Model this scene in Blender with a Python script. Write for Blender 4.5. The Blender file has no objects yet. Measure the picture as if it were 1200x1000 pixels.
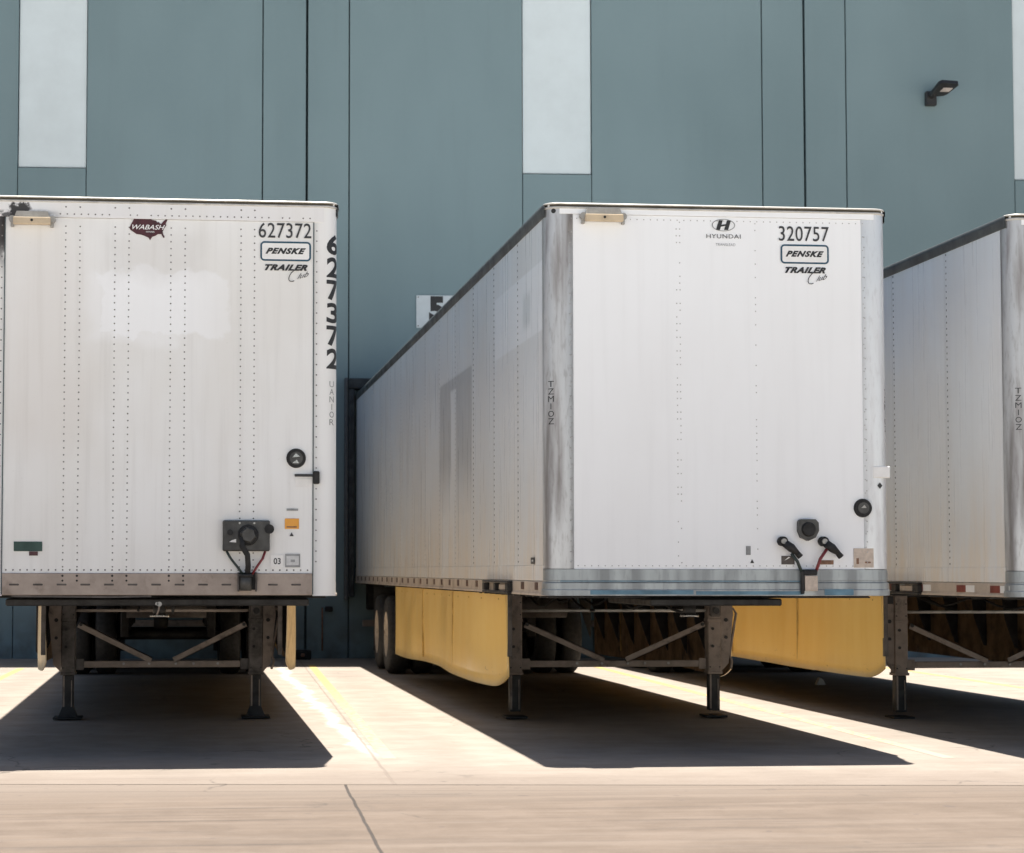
import bpy, bmesh, math, random
from mathutils import Vector, Matrix
random.seed(7)
PI = math.pi
scene = bpy.context.scene
COL = scene.collection

# ------------------------------------------------------------------ node helpers
class NT:
    def __init__(s, name):
        s.mat = bpy.data.materials.new(name); s.mat.use_nodes = True
        s.t = s.mat.node_tree; s.b = s.t.nodes['Principled BSDF']
        s._co = None
    def n(s, typ, **kw):
        nd = s.t.nodes.new(typ)
        for k, v in kw.items(): setattr(nd, k, v)
        return nd
    def l(s, a, b): s.t.links.new(a, b)
    def inp(s, sock, v):
        if hasattr(v, 'is_output') or isinstance(v, bpy.types.NodeSocket): s.l(v, sock)
        else: sock.default_value = v
    @property
    def co(s):
        if s._co is None: s._co = s.n('ShaderNodeTexCoord').outputs['Object']
        return s._co
    def scaled(s, sx, sy, sz, co=None, rot=0):
        m = s.n('ShaderNodeMapping'); m.inputs['Scale'].default_value = (sx, sy, sz)
        m.inputs['Rotation'].default_value = (0, 0, rot)
        s.l(co or s.co, m.inputs['Vector']); return m.outputs[0]
    def noise(s, co=None, scale=5, detail=4, rough=.55, dist=0):
        nd = s.n('ShaderNodeTexNoise'); s.l(co or s.co, nd.inputs['Vector'])
        nd.inputs['Scale'].default_value = scale; nd.inputs['Detail'].default_value = detail
        nd.inputs['Roughness'].default_value = rough; nd.inputs['Distortion'].default_value = dist
        return nd.outputs['Fac']
    def math(s, op, a, b=0.0, clamp=False, c=None):
        nd = s.n('ShaderNodeMath', operation=op, use_clamp=clamp)
        s.inp(nd.inputs[0], a); s.inp(nd.inputs[1], b)
        if c is not None: s.inp(nd.inputs[2], c)
        return nd.outputs[0]
    def ramp(s, v, a, b, lo=0., hi=1.):
        nd = s.n('ShaderNodeMapRange', interpolation_type='SMOOTHSTEP'); s.inp(nd.inputs[0], v)
        nd.inputs[1].default_value = a; nd.inputs[2].default_value = b
        nd.inputs[3].default_value = lo; nd.inputs[4].default_value = hi
        return nd.outputs[0]
    def mix(s, fac, a, b):
        nd = s.n('ShaderNodeMix', data_type='RGBA'); s.inp(nd.inputs[0], fac)
        for k, v in ((6, a), (7, b)):
            if isinstance(v, tuple): nd.inputs[k].default_value = (*v[:3], 1)
            else: s.l(v, nd.inputs[k])
        return nd.outputs[2]
    def xyz(s, co=None):
        nd = s.n('ShaderNodeSeparateXYZ'); s.l(co or s.co, nd.inputs[0]); return nd.outputs
    def boxmask(s, ax, a0, a1, bx, b0, b1, soft=.02, warp=0, ws=6):
        """soft rectangle mask on two coordinate sockets, edges broken by noise"""
        if warp:
            w = s.math('MULTIPLY', s.math('SUBTRACT', s.noise(scale=ws, detail=5), .5), warp)
            ax = s.math('ADD', ax, w); 
            w2 = s.math('MULTIPLY', s.math('SUBTRACT', s.noise(scale=ws*1.3, detail=5), .5), warp)
            bx = s.math('ADD', bx, w2)
        m = s.ramp(ax, a0-soft, a0+soft)
        for v, e, d in ((ax, a1, 1), (bx, b0, 0), (bx, b1, 1)):
            m = s.math('MULTIPLY', m, s.ramp(v, e-soft, e+soft, 1. if d else 0., 0. if d else 1.))
        return m
    def bump(s, h, strength=.2, dist=.01):
        b = s.n('ShaderNodeBump'); b.inputs['Strength'].default_value = strength
        b.inputs['Distance'].default_value = dist; s.l(h, b.inputs['Height']); s.l(b.outputs[0], s.b.inputs['Normal'])
    def done(s, color, rough=.5, metal=0., spec=None):
        s.inp(s.b.inputs['Base Color'], (*color, 1) if isinstance(color, tuple) else color)
        s.inp(s.b.inputs['Roughness'], rough); s.b.inputs['Metallic'].default_value = metal
        if spec is not None: s.b.inputs['Specular IOR Level'].default_value = spec
        return s.mat

M = {}
def simple(name, c, rough=.5, metal=0., var=.15, vs=8, grime=None, gs=3, spec=None):
    t = NT(name); f = t.noise(scale=vs, detail=6, rough=.65)
    c2 = tuple(x*(1-var*2) for x in c)
    col = t.mix(t.ramp(f, .3, .75), c, c2)
    if grime:
        g = t.ramp(t.noise(scale=gs, detail=8, rough=.7, dist=.3), .52, .68)
        col = t.mix(g, col, grime)
    r = t.ramp(f, .3, .7, max(rough-.08, .05), min(rough+.12, 1))
    t.bump(f, .08, .004)
    return t.done(col, r, metal, spec)

M['rubber'] = simple('black_rubber', (.018, .018, .018), .75, vs=20)
M['dark_steel'] = simple('dark_greasy_steel', (.03, .029, .028), .6, .2, var=.3)
M['taupe'] = simple('weathered_grey_paint', (.27, .215, .175), .55, .0, var=.15, grime=(.09, .07, .055), gs=5)
M['taupe_dark'] = simple('grimy_dark_paint', (.11, .095, .085), .6, .0, var=.25, grime=(.03, .025, .02), gs=4)
M['rivet_dirty'] = simple('dirty_rivet', (.26, .25, .24), .5, .3, var=.3, vs=3)
M['rivet_faint'] = simple('painted_rivet', (.50, .50, .49), .5, .1, var=.1)
M['rail_dark'] = simple('oxidised_aluminium_rail', (.10, .115, .12), .5, .3, var=.25, vs=3)
M['seal_dark'] = simple('brown_roof_sealant', (.06, .052, .035), .8)
M['rail_bright'] = simple('bare_aluminium_edge', (.62, .60, .55), .4, .3, var=.2, vs=5)
M['lens'] = simple('cream_lamp_lens', (.62, .50, .34), .35, var=.12)
M['lamp_grey'] = simple('grey_lamp_bracket', (.42, .41, .38), .5, .4)
M['black'] = simple('black_vinyl', (.02, .021, .022), .45, var=.1)
M['black_soft'] = simple('weathered_black_vinyl', (.045, .047, .05), .5, var=.3, vs=30)
M['grey_ink'] = simple('faded_grey_ink', (.33, .34, .34), .5, var=.2)
M['blue_ink'] = simple('dark_blue_vinyl', (.012, .075, .13), .4, var=.2)
M['maroon'] = simple('maroon_vinyl', (.075, .012, .018), .4, var=.3, vs=20)
M['white_ink'] = simple('white_vinyl', (.84, .84, .82), .4, var=.05)
M['green_ink'] = simple('dark_green_vinyl', (.012, .055, .045), .4, var=.15)
M['orange_ink'] = simple('orange_sticker', (.80, .36, .04), .4, var=.06)
M['tan_ink'] = simple('tan_sticker', (.62, .52, .43), .5, var=.12, vs=30)
M['pale_ink'] = simple('pale_grey_sticker', (.62, .63, .63), .4, var=.1, vs=30)
M['rust'] = simple('rusty_tape', (.28, .15, .09), .6, var=.3, vs=30)
M['red_tape'] = simple('red_reflective_tape', (.22, .03, .02), .35, var=.2)
M['brown_tape'] = simple('dirty_red_tape', (.11, .05, .03), .5, var=.3)
M['box_grey'] = simple('dark_grey_socket_box', (.075, .075, .07), .5, .1, var=.25, vs=10)
M['green_rubber'] = simple('dark_green_hose', (.03, .045, .04), .5)
M['red_rubber'] = simple('red_hose', (.20, .025, .03), .45)
M['skirt_seam'] = simple('skirt_seam_strip', (.62, .42, .13), .4, var=.2)
M['skirt_cream'] = simple('faded_cream_skirt', (.84, .66, .40), .4, var=.12, grime=(.4, .28, .16), gs=3)
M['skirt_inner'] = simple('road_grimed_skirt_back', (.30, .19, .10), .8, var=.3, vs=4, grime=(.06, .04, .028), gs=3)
M['rim'] = simple('dusty_cream_wheel_rim', (.55, .47, .38), .5, .2, grime=(.16, .12, .09), gs=6)
M['chrome'] = simple('scratched_chrome', (.6, .6, .58), .25, .9, var=.4, vs=12)
M['glass_lamp'] = simple('lamp_cover_glass', (.55, .50, .47), .2, var=.2)
M['foam'] = simple('black_dock_foam', (.035, .04, .042), .8, var=.25)
M['inner_grey'] = simple('shelter_grey_vinyl', (.10, .11, .115), .7)
M['sign_white'] = simple('white_sign_sheet', (.56, .62, .64), .4, var=.04)
M['door'] = simple('dock_door_paint', (.45, .46, .46), .5)
M['roof_white'] = simple('trailer_roof', (.70, .70, .68), .4)

def t_skirt():
    t = NT('yellow_skirt'); x, y, z = t.xyz()
    n = t.noise(scale=1.2, detail=3); n2 = t.noise(t.scaled(1, 1, .2), scale=2.2, detail=4)
    col = t.mix(t.ramp(n2, .35, .7), (.95, .67, .215), (.90, .60, .17))
    scr = t.ramp(t.noise(t.scaled(1, 1.2, 5), scale=3.2, detail=9, rough=.75, dist=1.5), .60, .66)
    low = t.ramp(z, .45, .72, 1., 0.)
    col = t.mix(t.math('MULTIPLY', t.math('MULTIPLY', scr, low), .55), col, (.12, .07, .035))
    dust = t.ramp(z, .30, .62, .35, 0.)
    col = t.mix(t.math('MULTIPLY', dust, t.noise(scale=9, detail=6)), col, (.45, .36, .24))
    t.bump(n, .25, .03)
    t.b.inputs['Coat Weight'].default_value = .5; t.b.inputs['Coat Roughness'].default_value = .22
    return t.done(col, t.ramp(n, .3, .7, .30, .5))
M['skirt'] = t_skirt()

def t_white(name, front=True, gloss=0, base=(.82, .83, .82), warm=(.76, .755, .725), extra=None, dirt=.5):
    """white painted aluminium; vertical run-off streaks, mottling"""
    t = NT(name); X = t.xyz()
    ax = X[0] if front else X[1]; z = X[2]
    st = t.noise(t.scaled(9, 9, .35), scale=1.6, detail=6, rough=.6)
    big = t.noise(t.scaled(1, 1, .6), scale=1.3, detail=3)
    fine = t.noise(scale=26, detail=6, rough=.7)
    col = t.mix(t.ramp(big, .3, .72), base, warm)
    col = t.mix(t.math('MULTIPLY', t.ramp(st, .45, .75), dirt*.55), col, tuple(b*.78 for b in warm))
    col = t.mix(t.math('MULTIPLY', t.ramp(fine, .62, .74), dirt*.35), col, (.46, .43, .40))
    if extra: col = extra(t, ax, z, col)
    t.bump(t.noise(t.scaled(1, 1, .25), scale=2.4, detail=2), .10, .02)
    if gloss:
        t.b.inputs['Coat Weight'].default_value = gloss; t.b.inputs['Coat Roughness'].default_value = .16
        return t.done(col, t.ramp(st, .3, .7, .26, .40))
    return t.done(col, t.ramp(st, .3, .7, .36, .5))

def ex_left_front(t, x, z, col):
    # ghost of a removed decal, brighter and cooler
    m = t.boxmask(x, -.47, .48, z, 3.06, 3.53, .02, .45, 2.6)
    m = t.math('MULTIPLY', m, t.ramp(x, .1, .6, 1., .45))
    m2 = t.boxmask(x, -.50, .10, z, 3.00, 3.50, .05, .25, 2.2)
    m = t.math('MAXIMUM', m, t.math('MULTIPLY', m2, .6))
    col = t.mix(t.math('MULTIPLY', m, .72), col, (.90, .92, .935))
    s1 = t.math('MULTIPLY', t.boxmask(x, -.42, .32, z, 3.48, 3.80, .10, .3, 3), .28)
    col = t.mix(s1, col, (.56, .54, .51))
    s2 = t.math('MULTIPLY', t.boxmask(x, -1.15, -.55, z, 2.2, 3.8, .25, .4, 1.5), .30)
    return t.mix(s2, col, (.64, .58, .52))
M['white_left'] = t_white('white_paint_weathered', True, extra=ex_left_front, dirt=.55)
def ex_left_head(t, x, z, col):
    m = t.boxmask(x, -1.085, -.955, z, 3.90, 4.005, .012, .12, 16)
    m2 = t.math('MULTIPLY', t.ramp(x, -1.02, -.62, .9, 0.), t.ramp(z, 3.935, 3.97, 1., 0.))
    m2 = t.math('MULTIPLY', m2, t.ramp(t.noise(scale=30, detail=4), .38, .52))
    m = t.math('MAXIMUM', m, m2)
    return t.mix(m, col, (.035, .032, .03))
M['white_header'] = t_white('white_paint_header', True, base=(.76, .76, .77), extra=ex_left_head, dirt=.4)
def ex_post_left(t, x, z, col):
    m = t.math('MULTIPLY', t.ramp(x, -1.12, -1.09, 1., 0.), t.ramp(z, 3.45, 3.75))
    m = t.math('MULTIPLY', m, t.ramp(t.noise(scale=7, detail=5), .30, .42))
    return t.mix(m, col, (.045, .04, .038))
M['white_post'] = t_white('white_paint_post', True, extra=ex_post_left, dirt=.3)
M['white_clean'] = t_white('white_paint_clean', True, base=(.88, .90, .91), warm=(.85, .865, .87), dirt=.22)
def ex_side_c(t, y, z, col):
    # pale ghost of a removed decal and the dark smeared rectangle further back
    m = t.boxmask(y, .12, 2.42, z, 3.14, 3.66, .01)
    col = t.mix(t.math('MULTIPLY', m, .9), col, (.95, .97, .98))
    e = t.boxmask(y, .68, 1.02, z, 3.24, 3.50, .05, .05, 5)
    col = t.mix(t.math('MULTIPLY', e, .4), col, (.42, .46, .46))
    a = t.boxmask(y, 3.8, 4.85, z, 1.9, 3.24, .03, .06, 2)
    b = t.boxmask(y, 5.25, 6.1, z, 1.95, 3.24, .05, .25, 2)
    c = t.boxmask(y, 3.8, 6.1, z, 3.13, 3.25, .02)
    m = t.math('MAXIMUM', t.math('MULTIPLY', t.math('MAXIMUM', a, b), .5), t.math('MULTIPLY', c, .5))
    m = t.math('MULTIPLY', m, t.ramp(z, 1.95, 2.5, .15, 1.))
    col = t.mix(m, col, (.27, .26, .25))
    return col
def plates(t, y, z, col):
    c = t.math('FLOOR', t.math('DIVIDE', t.math('SUBTRACT', y, .05), 1.22))
    w = t.n('ShaderNodeTexWhiteNoise', noise_dimensions='1D'); t.l(c, w.inputs['W'])
    col = t.mix(t.math('MULTIPLY', w.outputs[0], .22), col, (.60, .60, .58))
    fr = t.math('FRACT', t.math('DIVIDE', t.math('SUBTRACT', y, .05), 1.22))
    seam = t.math('MULTIPLY', t.ramp(fr, .0, .05, 1., 0.), .25)
    bounce_tint = t.math('MULTIPLY', t.ramp(t.noise(t.scaled(1, 2.2, .5), scale=1.6, detail=7, rough=.7), .38, .62), t.ramp(z, 1.3, 2.3, .55, 0.))  # warm ground bounce painted into the lower side walls as streaky tan
    col = t.mix(bounce_tint, col, (.82, .70, .54))
    return t.mix(seam, col, (.42, .41, .39))
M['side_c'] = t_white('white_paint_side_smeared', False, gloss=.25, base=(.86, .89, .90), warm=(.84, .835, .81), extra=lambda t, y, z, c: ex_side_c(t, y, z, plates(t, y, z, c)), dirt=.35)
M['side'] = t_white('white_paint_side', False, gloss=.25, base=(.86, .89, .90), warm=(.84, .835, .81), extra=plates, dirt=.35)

def t_alu(name, base, stain, amt, ridg=False):
    t = NT(name); x, y, z = t.xyz()
    st = t.noise(t.scaled(5, 5, .55), scale=1.7, detail=4, rough=.5, dist=.2)
    fine = t.noise(t.scaled(3, 3, .7), scale=14, detail=6)
    col = t.mix(t.math('MULTIPLY', t.ramp(st, .40, .68), amt), base, stain)
    col = t.mix(t.math('MULTIPLY', t.ramp(fine, .5, .7), .35), col, stain)
    t.bump(fine, .06, .004)
    return t.done(col, t.ramp(st, .3, .7, .28, .5), .45)
M['alu_post'] = t_alu('bare_aluminium_post', (.56, .57, .575), (.20, .18, .17), .85)
M['alu_pale'] = t_alu('pale_aluminium_post', (.74, .76, .77), (.52, .51, .51), .5)
M['alu_sill'] = t_alu('bare_aluminium_sill', (.34, .37, .38), (.20, .21, .21), .6)
M['alu_blue'] = simple('blue_tinted_film', (.14, .27, .36), .45, .3, var=.25, vs=3)
M['tan_sill'] = simple('dusty_tan_sill', (.40, .335, .285), .6, .1, var=.12, vs=5, grime=(.25, .20, .165), gs=4)
M['side_rail'] = simple('dusty_aluminium_side_rail', (.58, .50, .42), .5, .15, var=.12, vs=4, grime=(.32, .26, .2), gs=3)

def t_wall():
    t = NT('blue_grey_wall_paint'); x, y, z = t.xyz()
    big = t.noise(t.scaled(1, 1, .6), scale=.35, detail=3)
    mid = t.noise(t.scaled(2.5, 1, .25), scale=1.3, detail=6)
    fine = t.noise(scale=60, detail=5, rough=.7)
    col = t.mix(t.ramp(big, .3, .7), (.185, .262, .282), (.155, .225, .243))
    col = t.mix(t.math('MULTIPLY', t.ramp(mid, .5, .75), .08), col, (.10, .125, .13))
    col = t.mix(t.math('MULTIPLY', t.ramp(t.noise(scale=11, detail=8, rough=.7), .4, .7), .05), col, (.24, .31, .32))
    foot_tone = t.math('MULTIPLY', t.ramp(z, .0, 1.0, .75, 0.), t.ramp(t.noise(scale=2.5, detail=6), .3, .65))  # wall colour goes patchily darker towards its foot
    col = t.mix(foot_tone, col, (.085, .09, .09))
    t.bump(fine, .25, .004)
    return t.done(col, .62, spec=.35)
M['wall'] = t_wall()
M['panel'] = simple('pale_blue_grey_panel', (.62, .70, .72), .45, var=.05, vs=1.2)
M['groove'] = simple('dark_joint_sealant', (.085, .12, .128), .8)
M['coping'] = simple('coping_metal', (.30, .33, .34), .5, .3)

ROT = .0243   # pavement is laid slightly skew to the trailers
def t_pave(name, apron):
    t = NT(name); x, y, z = t.xyz()
    u = t.math('SUBTRACT', x, t.math('MULTIPLY', y, ROT))       # constant along the bay lines
    fine = t.noise(scale=95, detail=6, rough=.75)
    grit = t.noise(scale=28, detail=7, rough=.7)
    mid = t.noise(scale=2.3, detail=7, rough=.62)
    big = t.noise(scale=.45, detail=4)
    strk = t.noise(t.scaled(.22, 2.6, 1, rot=.05), scale=2.1, detail=7, rough=.62, dist=.2)
    strk2 = t.noise(t.scaled(.10, 3.4, 1, rot=-.03), scale=3.2, detail=6, rough=.65, dist=.35)
    if apron:
        col = t.mix(t.ramp(mid, .3, .7), (.325, .280, .236), (.272, .232, .193))
        col = t.mix(t.math('MULTIPLY', t.ramp(big, .45, .7), .35), col, (.215, .185, .155))
        # rust-brown grime where the trailers drip
        col = t.mix(t.math('MULTIPLY', t.ramp(grit, .6, .75), .25), col, (.20, .17, .14))
        # chalky spill beside the first trailer
        w = t.math('MULTIPLY', t.math('SUBTRACT', t.noise(scale=1.1, detail=6, rough=.65), .5), .55)
        d = t.math('ABSOLUTE', t.math('SUBTRACT', t.math('ADD', x, w), 1.36))
        m = t.math('MULTIPLY', t.ramp(d, .015, .10, 1., 0.), t.ramp(y, 14.0, 15.4))
        col = t.mix(t.math('MULTIPLY', m, .85), col, (.44, .42, .385))
        # tyre tracks running into each bay
        ph = t.math('FRACT', t.math('DIVIDE', t.math('SUBTRACT', u, -.62), 4.02))
        tr = t.math('ADD', t.boxmask(ph, .02, .12, y, 10, 27, .03), t.boxmask(ph, .48, .58, y, 10, 27, .03))
        col = t.mix(t.math('MULTIPLY', tr, .16), col, (.15, .135, .12))
        jt = t.math('ABSOLUTE', t.math('SUBTRACT', t.math('ADD', u, t.math('MULTIPLY', t.noise(scale=3), .03)), 1.055))
        jl = t.ramp(jt, .004, .016, 1., 0.)
        col = t.mix(t.math('MULTIPLY', jl, .55), col, (.17, .14, .12))
        # travelled edge of the apron: browner, streaked
        yy = t.math('ADD', t.math('ADD', y, t.math('MULTIPLY', x, .08)), t.math('MULTIPLY', t.math('SUBTRACT', strk, .5), 1.6))
        col = t.mix(t.ramp(yy, 12.6, 14.5, .8, 0.), col, (.185, .150, .122))
        col = t.mix(t.math('MULTIPLY', t.ramp(strk2, .56, .7), t.ramp(yy, 12.7, 14.6, .45, .05)), col, (.14, .12, .105))
        h = t.math('SUBTRACT', t.math('MULTIPLY', grit, .5), jl)
    else:
        col = t.mix(t.ramp(mid, .3, .7), (.158, .121, .092), (.132, .101, .077))
        col = t.mix(t.math('MULTIPLY', t.ramp(strk, .46, .70), .32), col, (.095, .077, .064))
        col = t.mix(t.math('MULTIPLY', t.ramp(strk2, .55, .68), .55), col, (.062, .053, .047))
        col = t.mix(t.math('MULTIPLY', t.ramp(strk, .52, .36, 0., 1.), .28), col, (.215, .178, .147))
        col = t.mix(t.ramp(t.math('ADD', y, t.math('MULTIPLY', t.math('SUBTRACT', mid, .5), 1.6)), 11.3, 13.0, 0., .8), col, (.205, .170, .140))
        s3 = t.ramp(t.noise(t.scaled(.13, 5.5, 1, rot=.045), scale=1.9, detail=4, rough=.6, dist=.25), .575, .66)
        s3 = t.math('MULTIPLY', s3, t.ramp(t.noise(scale=.7, detail=3), .42, .6))
        col = t.mix(t.math('MULTIPLY', s3, .6), col, (.060, .050, .044))
        jx = t.math('ADD', u, t.math('MULTIPLY', t.math('SUBTRACT', t.noise(scale=2.2, detail=5), .5), .022))
        jm = t.math('ABSOLUTE', t.math('SUBTRACT', t.math('FRACT', t.math('DIVIDE', t.math('SUBTRACT', jx, .725+6.1*20.5), 6.1)), .5))
        jl = t.ramp(jm, .0009, .0020, 1., 0.)
        ym = t.math('ABSOLUTE', t.math('SUBTRACT', t.math('FRACT', t.math('DIVIDE', t.math('ADD', y, t.math('MULTIPLY', x, .06)), 6.1)), .02))
        jl2 = t.ramp(ym, .001, .003, 1., 0.)
        jl = t.math('MAXIMUM', jl, t.math('MULTIPLY', jl2, .35))
        col = t.mix(t.math('MULTIPLY', jl, .9), col, (.04, .034, .03))
        # yard outside the view set extra pale to bounce light onto the trailer fronts
        col = t.mix(t.ramp(t.math('ADD', y, t.math('MULTIPLY', mid, 1.2)), 7.6, 9.0, 1., 0.), col, (.72, .70, .66))
        # stray specks
        sp = t.ramp(t.noise(scale=9, detail=1), .74, .77)
        col = t.mix(t.math('MULTIPLY', sp, .7), col, (.10, .08, .07))
        h = t.math('SUBTRACT', t.math('ADD', t.math('MULTIPLY', grit, .5), t.math('MULTIPLY', strk2, .3)), jl)
    # hairline cracks, aggregate, oil drips
    vo = t.n('ShaderNodeTexVoronoi', feature='DISTANCE_TO_EDGE'); vo.inputs['Scale'].default_value = .55
    nz = t.n('ShaderNodeTexNoise'); t.l(t.co, nz.inputs['Vector']); nz.inputs['Scale'].default_value = 1.4; nz.inputs['Detail'].default_value = 6
    va = t.n('ShaderNodeVectorMath', operation='MULTIPLY_ADD'); t.l(nz.outputs['Color'], va.inputs[0]); va.inputs[1].default_value = (.9, .9, 0); t.l(t.co, va.inputs[2])
    t.l(va.outputs[0], vo.inputs['Vector'])
    crk = t.math('MULTIPLY', t.ramp(vo.outputs['Distance'], .0015, .007, 1., 0.), t.ramp(t.noise(scale=.5, detail=2), .52, .62))
    col = t.mix(t.math('MULTIPLY', crk, .6), col, (.07, .06, .052))
    spot = t.math('MULTIPLY', t.ramp(t.noise(scale=3.1, detail=5, rough=.6), .62, .70), t.ramp(big, .42, .6))
    col = t.mix(t.math('MULTIPLY', spot, .5), col, (.085, .072, .062))
    col = t.mix(t.math('MULTIPLY', t.ramp(t.noise(scale=160, detail=3, rough=.8), .58, .70), .35), col, (.07, .062, .056))
    col = t.mix(t.math('MULTIPLY', t.ramp(t.noise(scale=130, detail=3, rough=.8), .60, .72), .25), col, (.45, .42, .38))
    col = t.mix(t.math('MULTIPLY', t.ramp(fine, .5, .72), .22), col, (.16, .14, .125))
    t.bump(h, .35, .012)
    return t.done(col, t.ramp(mid, .3, .7, .72, .9), spec=.3)
M['apron'] = t_pave('pale_concrete_apron', True)
M['yard'] = t_pave('tan_streaked_concrete', False)
def t_line():
    t = NT('worn_yellow_line_paint'); x, y, z = t.xyz()
    wear = t.ramp(t.noise(scale=14, detail=8, rough=.75), .40, .56)
    far = t.ramp(y, 15, 26, .72, .12)
    w = t.math('ADD', t.math('MULTIPLY', wear, t.math('ADD', far, .15)), t.math('MULTIPLY', far, .45), True)
    w = t.math('MAXIMUM', w, t.ramp(y, 14.2, 16.6, 1., 0.))
    col = t.mix(w, (.50, .34, .08), (.335, .298, .24))
    return t.done(col, .75)
M['line'] = t_line()

# ------------------------------------------------------------------ mesh builder
class MB:
    def __init__(s): s.bm = bmesh.new(); s.mats = []
    def mi(s, mat):
        m = M[mat] if isinstance(mat, str) else mat
        if m not in s.mats: s.mats.append(m)
        return s.mats.index(m)
    def box(s, x0, x1, y0, y1, z0, z1, mat, bev=0., seg=1):
        b = bmesh.new()
        vs = [b.verts.new((x, y, z)) for x in (x0, x1) for y in (y0, y1) for z in (z0, z1)]
        for f in ((0, 1, 3, 2), (4, 6, 7, 5), (0, 4, 5, 1), (2, 3, 7, 6), (0, 2, 6, 4), (1, 5, 7, 3)):
            b.faces.new([vs[i] for i in f])
        bmesh.ops.recalc_face_normals(b, faces=b.faces)
        if bev: bmesh.ops.bevel(b, geom=list(b.edges), offset=bev, segments=seg, affect='EDGES', profile=.5)
        s._merge(b, mat); return s
    def _merge(s, b, mat, smooth=False, mtx=None):
        i = s.mi(mat); mp = {}
        for v in b.verts: mp[v] = s.bm.verts.new(mtx @ v.co if mtx else v.co)
        for f in b.faces:
            try: nf = s.bm.faces.new([mp[v] for v in f.verts])
            except ValueError: continue
            nf.material_index = i; nf.smooth = smooth or f.smooth
        b.free()
    def tube(s, pts, r, mat, seg=10, cap=True):
        pts = [Vector(p) for p in pts]; i = s.mi(mat); rings = []
        rs = r if isinstance(r, (list, tuple)) else [r]*len(pts)
        prev = None
        for k, p in enumerate(pts):
            d = (pts[min(k+1, len(pts)-1)]-pts[max(k-1, 0)]).normalized()
            a = d.orthogonal().normalized() if prev is None else (prev - d*prev.dot(d)).normalized()
            prev = a; c = d.cross(a)
            rings.append([s.bm.verts.new(p+(a*math.cos(2*PI*j/seg)+c*math.sin(2*PI*j/seg))*rs[k]) for j in range(seg)])
        for A, B in zip(rings, rings[1:]):
            for j in range(seg):
                f = s.bm.faces.new((A[j], A[(j+1) % seg], B[(j+1) % seg], B[j])); f.material_index = i; f.smooth = seg > 6
        if cap:
            for R, fl in ((rings[0], True), (rings[-1], False)):
                f = s.bm.faces.new(R[::-1] if fl else R); f.material_index = i
        return s
    def poly(s, pts, ext, mat):
        """closed polygon (3D points) extruded by vector ext"""
        i = s.mi(mat); ext = Vector(ext)
        A = [s.bm.verts.new(p) for p in pts]; B = [s.bm.verts.new(Vector(p)+ext) for p in pts]
        n = len(A)
        fs = [s.bm.faces.new(A), s.bm.faces.new(B[::-1])]
        for j in range(n): fs.append(s.bm.faces.new((A[j], B[j], B[(j+1) % n], A[(j+1) % n])))
        for f in fs: f.material_index = i
        bmesh.ops.recalc_face_normals(s.bm, faces=fs)
        return s
    def sweep(s, path, prof, mat, smooth=True, closed=False):
        """path: [(x,y,nx,ny)] plan points with outward normal; prof: [(out,z)] open profile"""
        i = s.mi(mat); R = []
        for (x, y, nx, ny) in path: R.append([s.bm.verts.new((x+nx*o, y+ny*o, z)) for o, z in prof])
        for A, B in zip(R, R[1:]):
            for j in range(len(prof)-1):
                f = s.bm.faces.new((A[j], B[j], B[j+1], A[j+1])); f.material_index = i; f.smooth = smooth
        if closed:
            for A in (R[0], R[-1]):
                f = s.bm.faces.new(A); f.material_index = i
        return s
    def rivet(s, p, n, r, mat, h=.003):
        i = s.mi(mat); p = Vector(p); n = Vector(n); a = n.orthogonal().normalized(); c = n.cross(a)
        b = [s.bm.verts.new(p+(a*math.cos(j*PI/3)+c*math.sin(j*PI/3))*r) for j in range(6)]
        t = [s.bm.verts.new(p+n*h+(a*math.cos(j*PI/3)+c*math.sin(j*PI/3))*r*.55) for j in range(6)]
        for j in range(6):
            f = s.bm.faces.new((b[j], b[(j+1) % 6], t[(j+1) % 6], t[j])); f.material_index = i
        f = s.bm.faces.new(t); f.material_index = i
    def cyl(s, c, axis, r, h, mat, seg=20, r2=None):
        c = Vector(c); a = Vector(axis).normalized()
        s.tube([c, c+a*h], [r, r if r2 is None else r2], mat, seg); return s
    def text(s, txt, w, h, mat, fn, bold=0., shear=0., ext=.0015, sub=0, spacing=1.):
        cu = bpy.data.curves.new('t', 'FONT'); cu.body = txt; cu.shear = shear; cu.offset = bold
        cu.space_character = spacing; cu.resolution_u = 4
        o = bpy.data.objects.new('t', cu); COL.objects.link(o)
        dg = bpy.context.evaluated_depsgraph_get(); dg.update()
        me = bpy.data.meshes.new_from_object(o.evaluated_get(dg))
        b = bmesh.new(); b.from_mesh(me)
        bpy.data.objects.remove(o); bpy.data.curves.remove(cu); bpy.data.meshes.remove(me)
        bmesh.ops.remove_doubles(b, verts=b.verts, dist=1e-5)
        xs = [v.co.x for v in b.verts]; ys = [v.co.y for v in b.verts]
        x0, x1, y0, y1 = min(xs), max(xs), min(ys), max(ys)
        for v in b.verts: v.co = Vector(((v.co.x-x0)/(x1-x0)*w, (v.co.y-y0)/(y1-y0)*h, 0))
        if sub:
            long = [e for e in b.edges if e.calc_length() > sub]
            bmesh.ops.triangulate(b, faces=b.faces)
            for _ in range(3):
                long = [e for e in b.edges if e.calc_length() > sub]
                if not long: break
                bmesh.ops.subdivide_edges(b, edges=long, cuts=1); bmesh.ops.triangulate(b, faces=b.faces)
        for v in b.verts: v.co = Vector(fn(v.co.x, v.co.y))
        s._merge(b, mat); return s
    def build(s, name, parent=None, label=None):
        me = bpy.data.meshes.new(name); s.bm.normal_update(); s.bm.to_mesh(me); s.bm.free()
        for m in s.mats: me.materials.append(m)
        o = bpy.data.objects.new(name, me); COL.objects.link(o)
        if parent: o.parent = parent
        if label: o['label'] = label
        return o

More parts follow.
